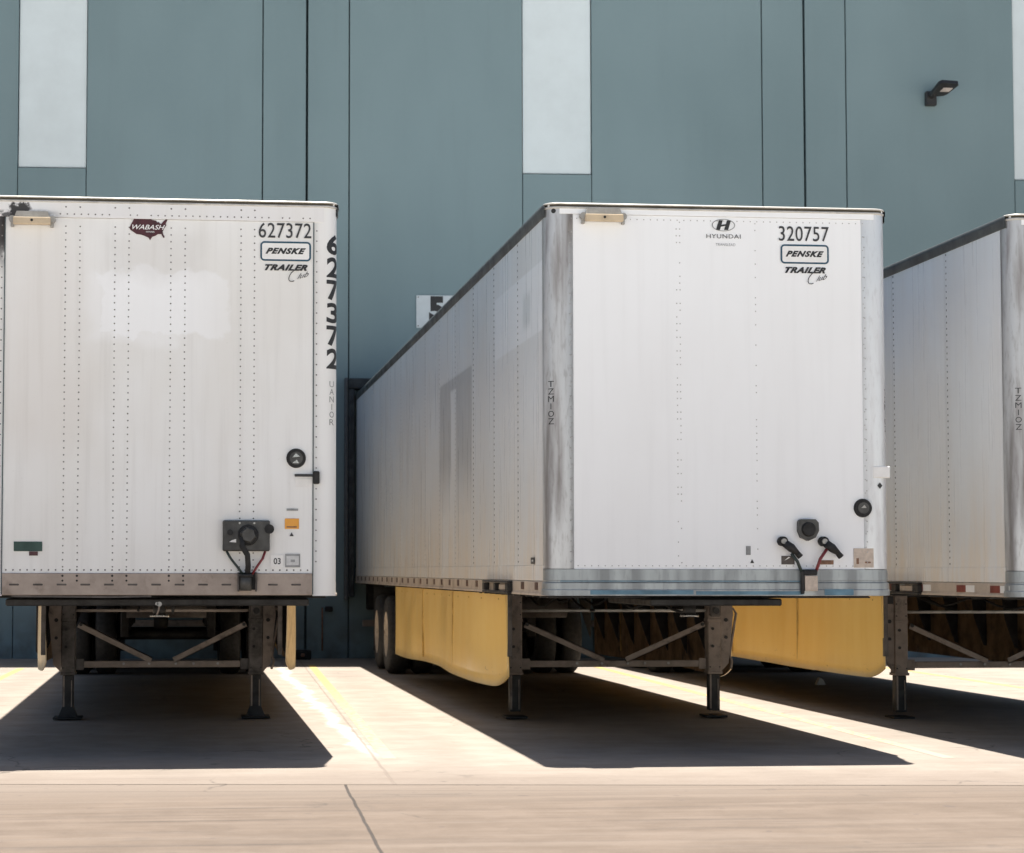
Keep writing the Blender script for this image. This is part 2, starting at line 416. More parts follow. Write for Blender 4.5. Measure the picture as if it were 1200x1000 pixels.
def empty(name, loc, label, cat, rz=0, group=None):
    o = bpy.data.objects.new(name, None); COL.objects.link(o); o.location = loc; o.rotation_euler = (0, 0, rz)
    o['label'] = label; o['category'] = cat
    if group: o['group'] = group
    return o
def structure(o): o['kind'] = 'structure'; return o

# ------------------------------------------------------------------ camera (solved from the photograph)
F, CX, CY, YAW, PITCH, ROLL, H = 2337.4, 449.9, 544.3, .1008, .0534, -.0011, 1.3464
cam = bpy.data.cameras.new('camera'); co = bpy.data.objects.new('camera', cam); COL.objects.link(co)
cam.sensor_width = 36; cam.sensor_fit = 'HORIZONTAL'; cam.lens = F/1200*36
cam.shift_x = (600-CX)/1200; cam.shift_y = (CY-500)/1200
cam.dof.use_dof = True; cam.dof.focus_distance = 15.2; cam.dof.aperture_fstop = 4.5
cam.clip_start = .1; cam.clip_end = 2000
c, s_ = math.cos(YAW), math.sin(YAW); cp, sp = math.cos(PITCH), math.sin(PITCH)
right = Vector((c, -s_, 0)); fwd = Vector((s_*cp, c*cp, sp)); up = right.cross(fwd)
ca, sa = math.cos(ROLL), math.sin(ROLL)
R2 = right*ca-up*sa; U2 = right*sa+up*ca
mt = Matrix((( R2.x, U2.x, -fwd.x, 0), (R2.y, U2.y, -fwd.y, 0), (R2.z, U2.z, -fwd.z, H), (0, 0, 0, 1)))
co.matrix_world = mt; scene.camera = co

# ------------------------------------------------------------------ light
SUND = Vector((.0366, .2107, 1)).normalized()
w = bpy.data.worlds.new('World'); scene.world = w; w.use_nodes = True
sky = w.node_tree.nodes.new('ShaderNodeTexSky'); sky.sky_type = 'NISHITA'; sky.sun_disc = False
sky.sun_elevation = math.asin(SUND.z); sky.sun_rotation = math.atan2(SUND.x, SUND.y)
sky.air_density = 1.; sky.dust_density = 1.6; sky.ozone_density = 1.2
w.node_tree.links.new(sky.outputs[0], w.node_tree.nodes['Background'].inputs[0])
w.node_tree.nodes['Background'].inputs[1].default_value = .05
sl = bpy.data.lights.new('sun', 'SUN'); sl.energy = 5.0; sl.angle = math.radians(.5); sl.color = (1, .945, .87)
so = bpy.data.objects.new('sun', sl); COL.objects.link(so)
so.rotation_euler = SUND.to_track_quat('Z', 'Y').to_euler(); so.location = (0, 20, 40)
scene.view_settings.view_transform = 'Standard'; scene.view_settings.look = 'None'
scene.view_settings.exposure = 1.2; scene.view_settings.gamma = 1

# ------------------------------------------------------------------ ground
def sheet(name, pts, z, mat, sub=None):
    b = MB(); i = b.mi(mat)
    f = b.bm.faces.new([b.bm.verts.new((x, y, z)) for x, y in pts]); f.material_index = i
    return b.build(name)
structure(sheet('ground', [(-300, -300), (300, -300), (300, 300), (-300, 300)], 0, 'yard'))
PHI = -.0422; YW = 30.846
def wy(x): return YW+math.tan(PHI)*x
structure(sheet('concrete_apron', [(-60, 12.72+.10*60), (-60, wy(-60)+.2), (60, wy(60)+.2), (60, 12.72-.10*60)], .0022, 'apron'))
lines = [(-2.17-.3, 14.4, -2.19, 27.9, 'left of the trailer numbered 627372, nearest the left picture edge'), (1.49, 14.3, 1.85, 28.6, 'between the trailers numbered 627372 and 320757'),
         (5.52, 14.0, 5.83, 28.6, 'between trailer 320757 and the cut-off right trailer'), (9.52, 13.8, 9.84, 28.4, 'beyond the right side of the cut-off right trailer')]
for k, (x0, y0, x1, y1, lab) in enumerate(lines):
    o = sheet('yellow_line', [(x0-.05, y0), (x0+.05, y0), (x1+.05, y1), (x1-.05, y1)], .0036, 'line')
    o['kind'] = 'structure'

# ------------------------------------------------------------------ building
bd = empty('warehouse', (0, YW, 0), 'blue-grey warehouse wall with pale vertical panels behind all the trailers', 'building', PHI)
GR = [(-17.2, .012), (-14.6, .03), (-13.9, .012), (-6.7, .012), (-6.0, .03), (-5.3, .012), (1.21, .018), (1.90, .036), (2.56, .018),
      (9.10, .018), (9.78, .036), (10.45, .018), (17.0, .018), (17.7, .036), (18.4, .018)]
PAN = [(-10.45, -9.4), (-2.56, -1.52), (5.29, 6.37), (13.17, 14.25), (21.1, 22.15)]
ZP, HW = 7.58, 12.9
b = MB()
cuts = sorted([('g', x-w_/2, x+w_/2) for x, w_ in GR]+[('p', a, c_) for a, c_ in PAN], key=lambda q: q[1])
x = -60.
for kind, a, c_ in cuts:
    b.box(x, a-(.012 if kind == 'p' else 0), 0, .24, -.05, HW, 'wall', .004)
    if kind == 'p': b.box(a, c_, .0, .24, -.05, ZP-.012, 'wall', .004)
    x = c_+(.012 if kind == 'p' else 0)
b.box(x, 60, 0, .24, -.05, HW, 'wall', .004)
b.build('wall', bd)
MB().box(-60, 60, .245, .5, -.05, HW-.05, 'groove').build('joint_backing', bd)
for a, c_ in PAN:
    MB().box(a, c_, .035, .235, ZP+.005, HW-.02, 'panel', .006).build('light_panel', bd)
MB().box(-60.1, 60.1, -.06, .56, HW+.003, HW+.13, 'coping', .01).build('coping', bd)
MB().box(-60, 60, .6, 45, HW-.4, HW-.1, 'coping').build('roof', bd)
MB().box(-60, 60, .55, .58, 0, HW-.5, 'groove').build('back_wall', bd)

def dock(xc, halfw):
    # foam shelter hugging the rear of a trailer; bumpers below
    b = MB()
    b.box(xc-halfw-.03, xc-halfw+.06, -.34, -.002, .95, 4.14, 'foam', .015)
    b.box(xc+halfw-.06, xc+halfw+.03, -.34, -.002, .95, 4.14, 'foam', .015)
    b.box(xc-halfw-.03, xc+halfw+.03, -.36, -.002, 4.144, 4.30, 'foam', .015)
    o = b.build('dock_shelter', bd)
    for x0_, x1_ in ((xc-halfw-.09, xc-halfw-.033), (xc+halfw+.033, xc+halfw+.09)):
        MB().box(x0_, x1_, -.22, -.002, .9, 4.32, 'inner_grey', .01).build('frame_post', o)
    MB().box(xc-1.2, xc+1.2, -.03, -.003, 1.25, 4.0, 'door').build('dock_door', bd)
    for sx in (-.95, .95):
        MB().box(xc+sx-.14, xc+sx+.14, -.10, -.003, .75, 1.2, 'rubber', .02).build('dock_bumper', bd)
dock(-.17, 1.345); dock(3.925, 1.345); dock(7.47, 1.345)
# thin conduit with junction box low on the wall between the bays
b = MB(); b.tube([(2.16, -.02, .12), (2.16, -.02, .78)], .013, 'rust', 8).box(2.2, 2.32, -.06, -.003, .72, .80, 'rubber', .01); b.build('conduit', bd)

def wall_frame(x, z, n=0.):   # point on the wall face -> world
    return Vector((x*math.cos(PHI)-(-n)*-math.sin(PHI), YW+x*math.sin(PHI)-n*math.cos(PHI), z))
# dock number sign
sg = empty('dock_sign', wall_frame(3.93, 5.38, .0), 'white square sign with a black 5, half hidden above the long trailer roofline', 'sign', PHI)
MB().box(-.32, .32, -.028, -.004, -.255, .255, 'sign_white', .004).build('board', sg)
MB().text('5', .235, .40, 'black', lambda u, v: (-.122+u, -.031, -.16+v), bold=.06).build('numeral', sg)
for sx in (-.29, .29):
    for sz in (-.225, .225):
        b = MB(); b.rivet((sx, -.028, sz), (0, -1, 0), .012, 'rivet_dirty'); b.build('fixing', sg)

# wall lamp
lp = empty('wall_lamp', wall_frame(11.80, 8.83, 0), 'small black area lamp on an arm high on the blue-grey wall', 'lamp', PHI)
MB().box(-.085, .085, -.10, -.003, -.10, .13, 'black', .012).build('wall_bracket', lp)
b = MB(); b.tube([(0, -.06, .04), (.0, -.13, .06), (.03, -.22, .08)], .045, 'black', 10); b.build('arm', lp)
b = MB(); b.poly([(-.06, -.20, .03), (-.02, -.17, .02), (.16, -.19, .03), (.21, -.23, .05), (.31, -.46, .135), (.29, -.50, .15), (.05, -.50, .165), (.0, -.46, .15)], (0, .02, .05), 'black')
hd = b.build('lamp_head', lp)
b = MB(); b.poly([(.06, -.32, .075), (.20, -.32, .075), (.235, -.40, .107), (.09, -.40, .112)], (0, -.003, -.012), 'glass_lamp'); b.build('lens', hd)

# rubber block at the wall foot, stray chock
o = empty('rubber_block', (1.83, 30.35, 0), 'black rubber block lying against the foot of the warehouse wall', 'wheel chock')
MB().box(-.13, .13, -.10, .10, .005, .15, 'rubber', .02, 2).build('block', o)
MB().box(-.03, .03, -.135, -.102, .05, .10, 'rust', .008).build('ring_lug', o)
o = empty('wheel_chock', (7.53, 23.1, 0), 'small pale wedge on the shaded ground under the right trailer', 'wheel chock')
b = MB(); b.poly([(-.05, -.04, .006), (.06, -.04, .006), (.03, -.04, .07), (-.01, -.04, .09)], (0, .08, 0), 'pale_ink'); b.build('wedge', o)

# ------------------------------------------------------------------ trailers
W2, L, ZT, ZB = 1.295, 16.15, 4.064, 1.164
RP = .10     # corner radius
def plan_path(xin=0., y1=L, n=7):
    """U-shaped plan: left side rear -> front -> right side rear with rounded front corners"""
    P = [(-W2, y1, -1, 0), (-W2, RP, -1, 0)]
    for k in range(1, n+1):
        a = PI/2*k/n; P.append((-W2+RP-RP*math.cos(a), RP-RP*math.sin(a), -math.cos(a), -math.sin(a)))
    Q = [(-x, y, -nx, ny) for x, y, nx, ny in reversed(P)]
    return P, Q

def make_wheel(parent, x, y, side, z=.51):
    wh = MB(); r = .51; wd = .27
    prof = [(-.135, .30), (-.135, .40), (-.125, .475), (-.095, .505), (.0, .512), (.095, .505), (.125, .475), (.135, .40), (.135, .30)]
    i = wh.mi('rubber'); N = 36; rings = []
    for k in range(N):
        a = 2*PI*k/N; rings.append([wh.bm.verts.new((x+o, y+rr*math.cos(a), z+rr*math.sin(a))) for o, rr in prof])
    for k in range(N):
        A, B = rings[k], rings[(k+1) % N]
        for j in range(len(prof)-1):
            f = wh.bm.faces.new((A[j], B[j], B[j+1], A[j+1])); f.material_index = i; f.smooth = True
    t = wh.build('wheel', parent)
    rm = MB(); i = rm.mi('rim'); R = []
    pr = [(.13, .30), (.115, .285), (.115, .25), (.03, .20), (.02, .12), (.09, .10), (.10, .0)]
    for k in range(N):
        a = 2*PI*k/N; R.append([rm.bm.verts.new((x+side*o, y+rr*math.cos(a), z+rr*math.sin(a))) for o, rr in pr[:-1]])
    for k in range(N):
        A, B = R[k], R[(k+1) % N]
        for j in range(len(pr)-2):
            f = rm.bm.faces.new((A[j], B[j], B[j+1], A[j+1])); f.material_index = i; f.smooth = True
    f = rm.bm.faces.new([q[-1] for q in R]); f.material_index = i
    for k in range(10):
        a = 2*PI*k/10; rm.cyl((x+side*.022, y+.165*math.cos(a), z+.165*math.sin(a)), (side, 0, 0), .014, .03, 'taupe', 6)
    rm.build('rim', t)
    return t

def trailer(name_loc, label, kind, group='semi trailers backed to the dock'):
    X0, Y0 = name_loc
    T = empty('semi_trailer', (X0, Y0, 0), label, 'trailer', 0, group)
    left = kind == 'left'; ctr = kind == 'centre'
    PW = .175 if left else .20     # post width seen on front
    zh = ZT-.155 if left else ZT-.085
    zs = ZB+.165 if left else ZB+.20
    fm = 'white_left' if left else 'white_clean'
    rv = 'rivet_dirty' if left else 'rivet_faint'
    # front wall
    b = MB(); b.box(-W2+PW-.002, W2-PW+.002, .004, .05, zs-.002, zh, fm)
    cols = [-1.225+.55, -.58, -.33, -.225, .075, .18, .585, .685]
    if left:
        cols = [1.295-(395-p)/160.3 for p in (77.4, 93.9, 134.4, 150.7, 199.5, 216, 281.3, 297.3)]
    elif ctr: cols = [-.315, -.29, .283]
    z = zs+.045
    while z < zh-.02:
        for cxx in cols:
            if left or random.random() < .55:
                b.rivet((cxx+random.uniform(-.001, .001), .004, z), (0, -1, 0), .0062 if left else .0055, rv)
        z += .0505
    xx = -W2+PW+.03
    while xx < W2-PW-.02:
        b.rivet((xx, .004, zs+.022), (0, -1, 0), .0068 if left else .005, rv)
        if not left: b.rivet((xx, .004, zh-.03), (0, -1, 0), .0052, rv)
        xx += .0505
    if not left:
        for sx in (-1, 1):
            z = zs+.06
            while z < zh:
                b.rivet((sx*(W2-PW+.012)*1.0, -.0005, z), (0, -1, 0), .005, rv); z += .101
    b.build('front_wall', T)
    # header band
    b = MB(); b.box(-W2+RP, W2-RP, -.004, .05, zh+.002, ZT-.042, 'white_header' if left else 'white_clean', .002)
    if left:
        xx = -1.08
        for cxx in cols: b.rivet((cxx, -.004, ZT-.075), (0, -1, 0), .007, rv)
        while xx < 1.1:
            if random.random() < .75: b.rivet((xx, -.004, zh+.028), (0, -1, 0), .0062, rv)
            xx += .0505
    b.build('front_header', T)
    # corner posts (quarter round)
    P, Q = plan_path()
    arcL = [p for p in P if p[1] <= RP+1e-6]
    for sgn in (-1, 1):
        path = [(-W2, RP+.06, -1, 0)]+arcL+[(-W2+PW, 0, 0, -1), (-W2+PW, .05, 0, -1)]
        if sgn == 1: path = [(-x, y, -nx, ny) for x, y, nx, ny in reversed(path)]
        b = MB(); mat = 'white_post' if left else 'alu_post'
        if ctr and sgn == 1: mat = 'alu_pale'
        i = b.mi(mat)
        zt_ = ZT-.045 if not left else ZT-.045
        lo = [b.bm.verts.new((x, y, ZB+(.0 if left else .2))) for x, y, _, _ in path]
        hi = [b.bm.verts.new((x, y, zt_)) for x, y, _, _ in path]
        for j in range(len(path)-1):
            f = b.bm.faces.new((lo[j], lo[j+1], hi[j+1], hi[j])); f.material_index = i; f.smooth = True
        px = sgn*(W2-PW+.022)
        z = ZB+.25
        while z < ZT-.2:
            b.rivet((px, -.0005, z), (0, -1, 0), .006, rv if not left else 'rivet_dirty'); z += .076
        if left:
            # dark slot beside the post
            b.box(sgn*(W2-PW)-.004, sgn*(W2-PW)+.003, -.002, .03, ZB+.01, zh, 'groove')
        b.build('corner_post', T, 'stained bare aluminium corner post' if (ctr and sgn == -1) else None)
    # side walls with riveted seams every 1.22 m
    for sgn in (-1, 1):
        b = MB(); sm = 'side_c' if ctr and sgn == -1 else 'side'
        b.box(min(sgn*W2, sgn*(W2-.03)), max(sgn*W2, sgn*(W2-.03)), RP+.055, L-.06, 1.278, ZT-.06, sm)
        b.box(min(sgn*(W2+.004), sgn*(W2-.03)), max(sgn*(W2+.004), sgn*(W2-.03)), RP+.055, L-.06, 1.275, 1.39, sm, .002)
        y = 1.25
        while y < L:
            z = 1.42
            while z < ZT-.08:
                b.rivet((sgn*W2, y, z), (sgn, 0, 0), .0095, 'rivet_dirty' if (y < 4.5) else rv, .004); z += .0505
            y += 1.22
        z = 3.84
        b.build('side_wall', T)
        # bottom rail with tape marks
        b = MB()
        b.box(min(sgn*(W2-.05), sgn*(W2+.006)), max(sgn*(W2-.05), sgn*(W2+.006)), RP+.05, L-.02, ZB+.012, 1.272, 'side_rail', .006)
        b.box(min(sgn*(W2-.05), sgn*(W2+.014)), max(sgn*(W2-.05), sgn*(W2+.014)), RP+.05, L-.02, ZB, ZB+.02, 'side_rail', .003)
        xo = sgn*(W2+.006)
        if kind == 'right':
            for ya in (.07, .74, 1.66, 2.26, 3.0, 4.0, 5.2, 6.4, 7.6, 8.8, 10, 11.2, 12.4, 13.6, 14.8):
                b.box(min(xo, xo+sgn*.003), max(xo, xo+sgn*.003), ya, ya+.17, 1.195, 1.25, 'white_ink')
                b.box(min(xo, xo+sgn*.003), max(xo, xo+sgn*.003), ya+.172, ya+.36, 1.195, 1.25, 'red_tape')
        else:
            y = .35
            while y < L-.4:
                if not 1.4 < y < 2.9: b.box(min(xo, xo+sgn*.003), max(xo, xo+sgn*.003), y, y+.13, 1.205, 1.262, 'brown_tape')
                y += .61
        b.build('side_rail', T)
        # framed side step / document bracket low on the rail
        if sgn == 1: continue
        b = MB(); ya, yb = (1.5, 2.85) if ctr else (1.85, 3.0)
        xa = sgn*(W2+.007); xb_ = sgn*(W2+.05)
        for (a0, a1, c0, c1) in ((ya, yb, 1.25, 1.268), (ya, yb, 1.165, 1.185), (ya, ya+.12, 1.187, 1.248), (yb-.12, yb, 1.187, 1.248), ((ya+yb)/2-.05, (ya+yb)/2+.05, 1.187, 1.248)):
            b.box(min(xa, xb_), max(xa, xb_), a0, a1, c0, c1, 'dark_steel', .004)
        b.box(min(xa, xa+sgn*.02), max(xa, xa+sgn*.02), ya+.2, (ya+yb)/2-.1, 1.19, 1.24, 'tan_ink', .006)
        b.build('rail_bracket', T)
    # roof and top rails
    b = MB(); b.box(-W2+.02, W2-.02, .03, L-.05, ZT-.035, ZT-.008, 'roof_white', .004); b.build('roof', T)
    prof = [(-.004, ZT-.013), (.011, ZT-.012), (.011, ZT-.006), (.004, ZT), (-.03, ZT-.001)]
    P, Q = plan_path(); 
    b = MB()
    front = P[2:]+Q[:-2]
    b.sweep(front, prof, 'rail_bright'); 
    gp = [(.0, ZT-.058), (.004, ZT-.054), (.004, ZT-.045), (.0, ZT-.042)]
    b.sweep(front, [(-.002, ZT-.029), (-.002, ZT-.012)], 'seal_dark', False)
    b.sweep(front, [(-.001, ZT-.046), (.008, ZT-.043), (.009, ZT-.034), (.004, ZT-.028), (-.004, ZT-.027)], 'rail_bright')
    b.build('front_top_rail', T)
    for sgn, pp in ((-1, P[:4]), (1, Q[-4:])):
        b = MB()
        b.sweep(pp, [(0, ZT-.10), (.012, ZT-.095), (.012, ZT-.05), (.018, ZT-.045), (.018, ZT-.012), (.0, ZT-.002), (-.03, ZT)], 'rail_dark')
        b.build('side_top_rail', T)
    # front sill
    b = MB()
    if left:
        b.box(-W2+PW+.004, W2-PW-.004, -.008, .06, ZB+.005, zs, 'tan_sill', .005)
        x = -W2+PW+.09
        while x < W2-PW-.1:
            b.box(x-.035, x+.035, -.0105, -.006, ZB+.075, ZB+.088, 'taupe_dark', .003); x += .169
        for cxx in cols:
            b.rivet((cxx, -.008, zs-.02), (0, -1, 0), .009, 'dark_steel'); b.rivet((cxx, -.008, zs-.055), (0, -1, 0), .008, 'dark_steel')
        # bent lower lip
        b.poly([(-1.05, -.006, ZB+.004), (-.35, -.006, ZB-.002), (-.05, -.006, ZB+.004), (-.05, .03, ZB+.004), (-1.05, .03, ZB+.004)], (0, 0, -.012), 'taupe_dark')
    else:
        pth = [p for p in P if p[1] <= RP+1e-6][0:]+[p for p in Q if p[1] <= RP+1e-6]
        pth = [(-W2, RP+.05, -1, 0)]+pth+[(W2, RP+.05, 1, 0)]
        b.sweep(pth, [(-.03, zs), (.004, zs-.004), (.004, zs-.085), (.0, zs-.09), (.0, zs-.098), (.012, zs-.105), (.012, zs-.15), (.018, zs-.156), (.018, ZB+.004), (-.03, ZB)], 'alu_sill', False)
        if ctr:
            b.box(-.98, -.21, -.0205, -.0165, ZB+.012, ZB+.043, 'alu_blue'); b.box(-.19, .62, -.0205, -.0165, ZB+.010, ZB+.036, 'alu_blue')
            b.box(.78, 1.0, -.0215, -.0165, ZB+.006, ZB+.05, 'alu_blue')
            b.box(-1.2, .60, -.0065, -.0035, zs-.094, zs-.087, 'alu_blue')
    b.build('front_sill', T)
    # underframe
    b = MB()
    b.box(-W2+.06, W2-.06, .07, L-.1, 1.24, 1.27, 'dark_steel')
    y = .32
    while y < L-.3:
        b.box(-W2+.06, W2-.06, y-.03, y+.03, 1.145, 1.155, 'dark_steel'); b.box(-W2+.06, W2-.06, y-.004, y+.004, 1.155, 1.24, 'dark_steel')
        y += .31
    hw = 1.1 if left else .5
    b.box(-hw, hw, .12, 1.6, 1.09, 1.143, 'dark_steel', .01)
    b.cyl((0, .92, 1.0), (0, 0, 1), .05, .085, 'dark_steel', 14).cyl((0, .92, .99), (0, 0, 1), .075, .02, 'chrome', 14)
    b.build('underframe', T)
    # air tank and hose under the floor
    b = MB(); b.cyl((-.45, 8.3, .95), (1, 0, 0), .14, .9, 'taupe_dark', 20); b.box(-.4, -.36, 8.26, 8.34, 1.0, 1.15, 'dark_steel'); b.box(.3, .34, 8.26, 8.34, 1.0, 1.15, 'dark_steel'); b.build('air_tank', T)
    b = MB()
    pts = [(.10, 1.2+k*.35, 1.06-.05*math.sin(k*1.3)) for k in range(30)]
    b.tube(pts, .012, 'rubber', 6); pts = [(-.22, 3.5+k*.35, 1.05-.07*math.sin(k*.9+1)) for k in range(24)]; b.tube(pts, .012, 'rubber', 6)
    b.build('air_hose', T)
    # landing gear
    yl = 18.054-Y0 if kind == 'centre' else (18.3-Y0 if left else 17.86-Y0)
    lx = .9256 if not left else .845
    lm = 'taupe_dark' if left else 'taupe'
    b = MB()
    zb_ = .50
    b.box(-lx+.07, lx-.07, yl-.02, yl+.03, zb_-.03, zb_+.03, 'taupe', .005)
    b.box(-lx+.065, -lx+.14, yl-.026, yl-.021, zb_-.05, zb_+.05, lm, .003); b.box(lx-.14, lx-.065, yl-.026, yl-.021, zb_-.05, zb_+.05, lm, .003)
    for xx in (-.35, -.12, .12, .28, .5): b.cyl((xx, yl-.02, zb_+.005), (0, -1, 0), .012, .012, 'lamp_grey', 8)
    G = b.build('landing_gear', T)
    for sgn in (-1, 1):
        b = MB(); x = sgn*lx
        b.box(x-.062, x+.062, yl-.065, yl+.065, .41, 1.14, lm, .008)
        b.box(x-.07, x+.07, yl-.073, yl+.073, .405, .43, lm, .004)
        b.cyl((x-.02, yl-.066, .82), (0, -1, 0), .014, .012, 'dark_steel', 8); b.cyl((x-.02, yl-.066, .66), (0, -1, 0), .014, .012, 'dark_steel', 8)
        for zz in (.47, .95, 1.06):
            for dx in (-.045, .045): b.cyl((x+dx, yl-.066, zz), (0, -1, 0), .007, .008, 'dark_steel', 6)
        b.box(x-.066, x+.066, yl-.069, yl+.069, .885, .915, lm, .004)
        if sgn == 1: b.box(x-.05, x+.05, yl-.11, yl-.066, .93, 1.05, 'taupe_dark', .012); b.cyl((x, yl-.11, .985), (0, -1, 0), .03, .02, 'dark_steel', 14)
        lg = b.build('leg', G)
        b = MB(); b.box(x-.05, x+.05, yl-.05, yl+.05, .07, .404, 'dark_steel', .006)
        b.box(x+.028, x+.036, yl-.053, yl-.05, .09, .36, 'taupe'); b.box(x-.046, x-.03, yl-.053, yl-.05, .09, .40, 'taupe')
        b.build('inner_tube', lg)
        b = MB()
        if left: b.poly([(x-.085, yl-.08, .03), (x+.085, yl-.08, .03), (x+.045, yl-.05, .13), (x-.045, yl-.05, .13)], (0, .12, 0), 'dark_steel')
        fw = .13 if left else .10
        b.box(x-fw, x+fw, yl-.13, yl+.13, .012, .032, 'dark_steel', .005)
        b.build('foot_plate', lg)
        # outer wing plate carrying the leg
        b = MB(); xo = x+sgn*.064
        pl = [(0, 1.14), (.10, 1.12), (.115, .95), (.07, .50), (.0, .43)]
        b.poly([(xo+sgn*u, yl-.05, v) for u, v in pl], (0, .012, 0), 'taupe')
        b.box(min(xo+sgn*.005, xo+sgn*.10), max(xo+sgn*.005, xo+sgn*.10), yl-.06, yl-.052, 1.06, 1.13, 'dark_steel', .004)
        b.cyl((xo+sgn*.045, yl-.05, .9), (0, -1, 0), .018, .014, 'dark_steel', 10); b.cyl((xo+sgn*.045, yl-.05, .74), (0, -1, 0), .015, .014, 'dark_steel', 10)
        b.build('wing_plate', lg)
        # diagonal brace
        b = MB(); t0 = Vector((sgn*(lx-.09), yl-.045, .86)); t1 = Vector((sgn*.10, yl-.045, .535))
        dd = (t1-t0).normalized(); nn = Vector((-dd.z, 0, dd.x))*.027
        b.poly([t0+nn, t1+nn, t1-nn, t0-nn], (0, .008, 0), 'taupe'); b.poly([t0+nn, t1+nn, t1+nn*.7, t0+nn*.7], (0, .05, 0), 'taupe')
        b.cyl(t0+Vector((sgn*-.02, 0, 0)), (0, -1, 0), .016, .012, 'dark_steel', 8)
        b.build('diagonal_brace', G)
    b = MB(); b.tube([(-lx+.06, yl, .985), (lx-.06, yl, .985)], .014, 'tan_sill' if left else 'rail_bright', 10); b.build('cross_shaft', G)
    # folded crank on the right leg
    b = MB(); x = lx+.10
    b.tube([(x-.05, yl-.02, 1.0), (x+.09, yl-.02, 1.0), (x+.115, yl-.02, .96), (x+.045, yl-.04, .58), (x+.06, yl-.06, .52), (x+.04, yl-.1, .46)], .012, 'taupe', 8)
    b.build('crank_handle', G)
    # side skirts
    for sgn in (-1, 1):
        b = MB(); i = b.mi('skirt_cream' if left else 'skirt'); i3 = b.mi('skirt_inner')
        if left: ctl = [(10.9, 1.225), (8, 1.225), (5.5, 1.22), (4.35, 1.20), (3.7, 1.12), (3.35, 1.075)]; z0 = .44
        elif ctr: ctl = [(10.6, 1.275), (8.5, 1.275), (6.4, 1.265), (5.0, 1.265), (4.0, 1.235), (3.4, 1.19), (2.85, 1.13)]; z0 = .335
        else: ctl = [(10.85, 1.275), (8.5, 1.275), (6, 1.27), (4.9, 1.27), (4.1, 1.27), (3.4, 1.26), (2.93, 1.262)]; z0 = .39
        # catmull resample
        if sgn == 1 and not left: ctl = [q_ for q_ in ctl if q_[0] > 4.5]+[(4.25, ctl[3][1])]
        sx_ = .04 if left else 0.
        pts = []
        for k in range(len(ctl)-1):
            p0 = ctl[max(k-1, 0)]; p1 = ctl[k]; p2 = ctl[k+1]; p3 = ctl[min(k+2, len(ctl)-1)]
            for q in range(8):
                t = q/8
                pts.append(tuple(.5*((2*p1[d])+(-p0[d]+p2[d])*t+(2*p0[d]-5*p1[d]+4*p2[d]-p3[d])*t*t+(-p0[d]+3*p1[d]-3*p2[d]+p3[d])*t**3) for d in (0, 1)))
        pts.append(ctl[-1])
        n = len(pts); NZ = 9
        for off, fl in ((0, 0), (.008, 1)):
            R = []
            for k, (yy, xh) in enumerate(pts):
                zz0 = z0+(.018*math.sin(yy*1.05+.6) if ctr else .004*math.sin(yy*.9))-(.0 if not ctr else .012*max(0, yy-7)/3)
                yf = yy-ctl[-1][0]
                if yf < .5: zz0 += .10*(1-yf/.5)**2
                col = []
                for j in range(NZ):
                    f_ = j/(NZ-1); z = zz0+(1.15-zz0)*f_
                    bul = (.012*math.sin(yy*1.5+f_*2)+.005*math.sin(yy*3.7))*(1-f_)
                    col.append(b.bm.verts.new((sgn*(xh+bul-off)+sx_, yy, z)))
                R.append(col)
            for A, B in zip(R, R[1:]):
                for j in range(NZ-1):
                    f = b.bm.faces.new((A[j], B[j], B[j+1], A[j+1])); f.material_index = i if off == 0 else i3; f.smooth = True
            if off == 0: R0 = R
            else:
                for A, B, C, D in zip(R0, R0[1:], R, R[1:]):
                    f = b.bm.faces.new((A[0], B[0], D[0], C[0])); f.material_index = i
                for j in range(NZ-1):
                    for e in (0, -1):
                        f = b.bm.faces.new((R0[e][j], R0[e][j+1], R[e][j+1], R[e][j])); f.material_index = i
        yq = ctl[-1][0]+.25
        while yq < ctl[0][0]-.1:
            xq = min(pts, key=lambda p: abs(p[0]-yq))[1]
            b.rivet((sgn*(xq+.001)+sx_, yq, 1.10), (sgn, 0, 0), .010, 'skirt_seam', .006)
            yq += .61
        sk = b.build('side_skirt', T)
        for yq in (ctl[-1][0]+2.44, ctl[-1][0]+4.88):
            xq = min(pts, key=lambda p: abs(p[0]-yq))[1]
            MB().box(min(sgn*(xq-.004), sgn*(xq+.0135)), max(sgn*(xq-.004), sgn*(xq+.0135)), yq-.016, yq+.016, z0+.06, 1.14, 'skirt_seam', .003).build('seam_strip', sk)
        b = MB(); e = pts[-1]
        b.box(min(sgn*(e[1]-.05), sgn*(e[1]-.009)), max(sgn*(e[1]-.05), sgn*(e[1]-.009)), e[0]-.005, e[0]+.03, .6, 1.14, 'taupe_dark', .003); b.build('edge_strip', sk)
        y = 4.2
        while y < 10.8:
            xh = min(pts, key=lambda p: abs(p[0]-y))[1]-.022
            b = MB(); b.poly([(sgn*xh, y, 1.14), (sgn*(xh-.17), y, 1.14), (sgn*(xh-.13), y, .85), (sgn*(xh-.03), y, .56), (sgn*xh, y, z0+.16)], (0, .02, 0), 'dark_steel'); b.build('skirt_strut', sk)
            y += .82
    # bogie
    y1, y2 = 26.25-14.4, 27.5-14.4
    b = MB()
    for sgn in (-1, 1):
        b.box(sgn*.55-.05, sgn*.55+.05, y1-1.4, y2+1.3, .98, 1.14, 'dark_steel', .01)
        for yy in (y1, y2): b.box(sgn*.55-.09, sgn*.55+.09, yy-.1, yy+.1, .62, .98, 'dark_steel', .02); b.box(sgn*.55-.04, sgn*.55+.04, yy-.65, yy-.05, .55, .66, 'dark_steel', .01); b.box(sgn*.55-.05, sgn*.55+.05, yy-.75, yy-.6, .5, .98, 'dark_steel', .01)
    bg = b.build('bogie', T)
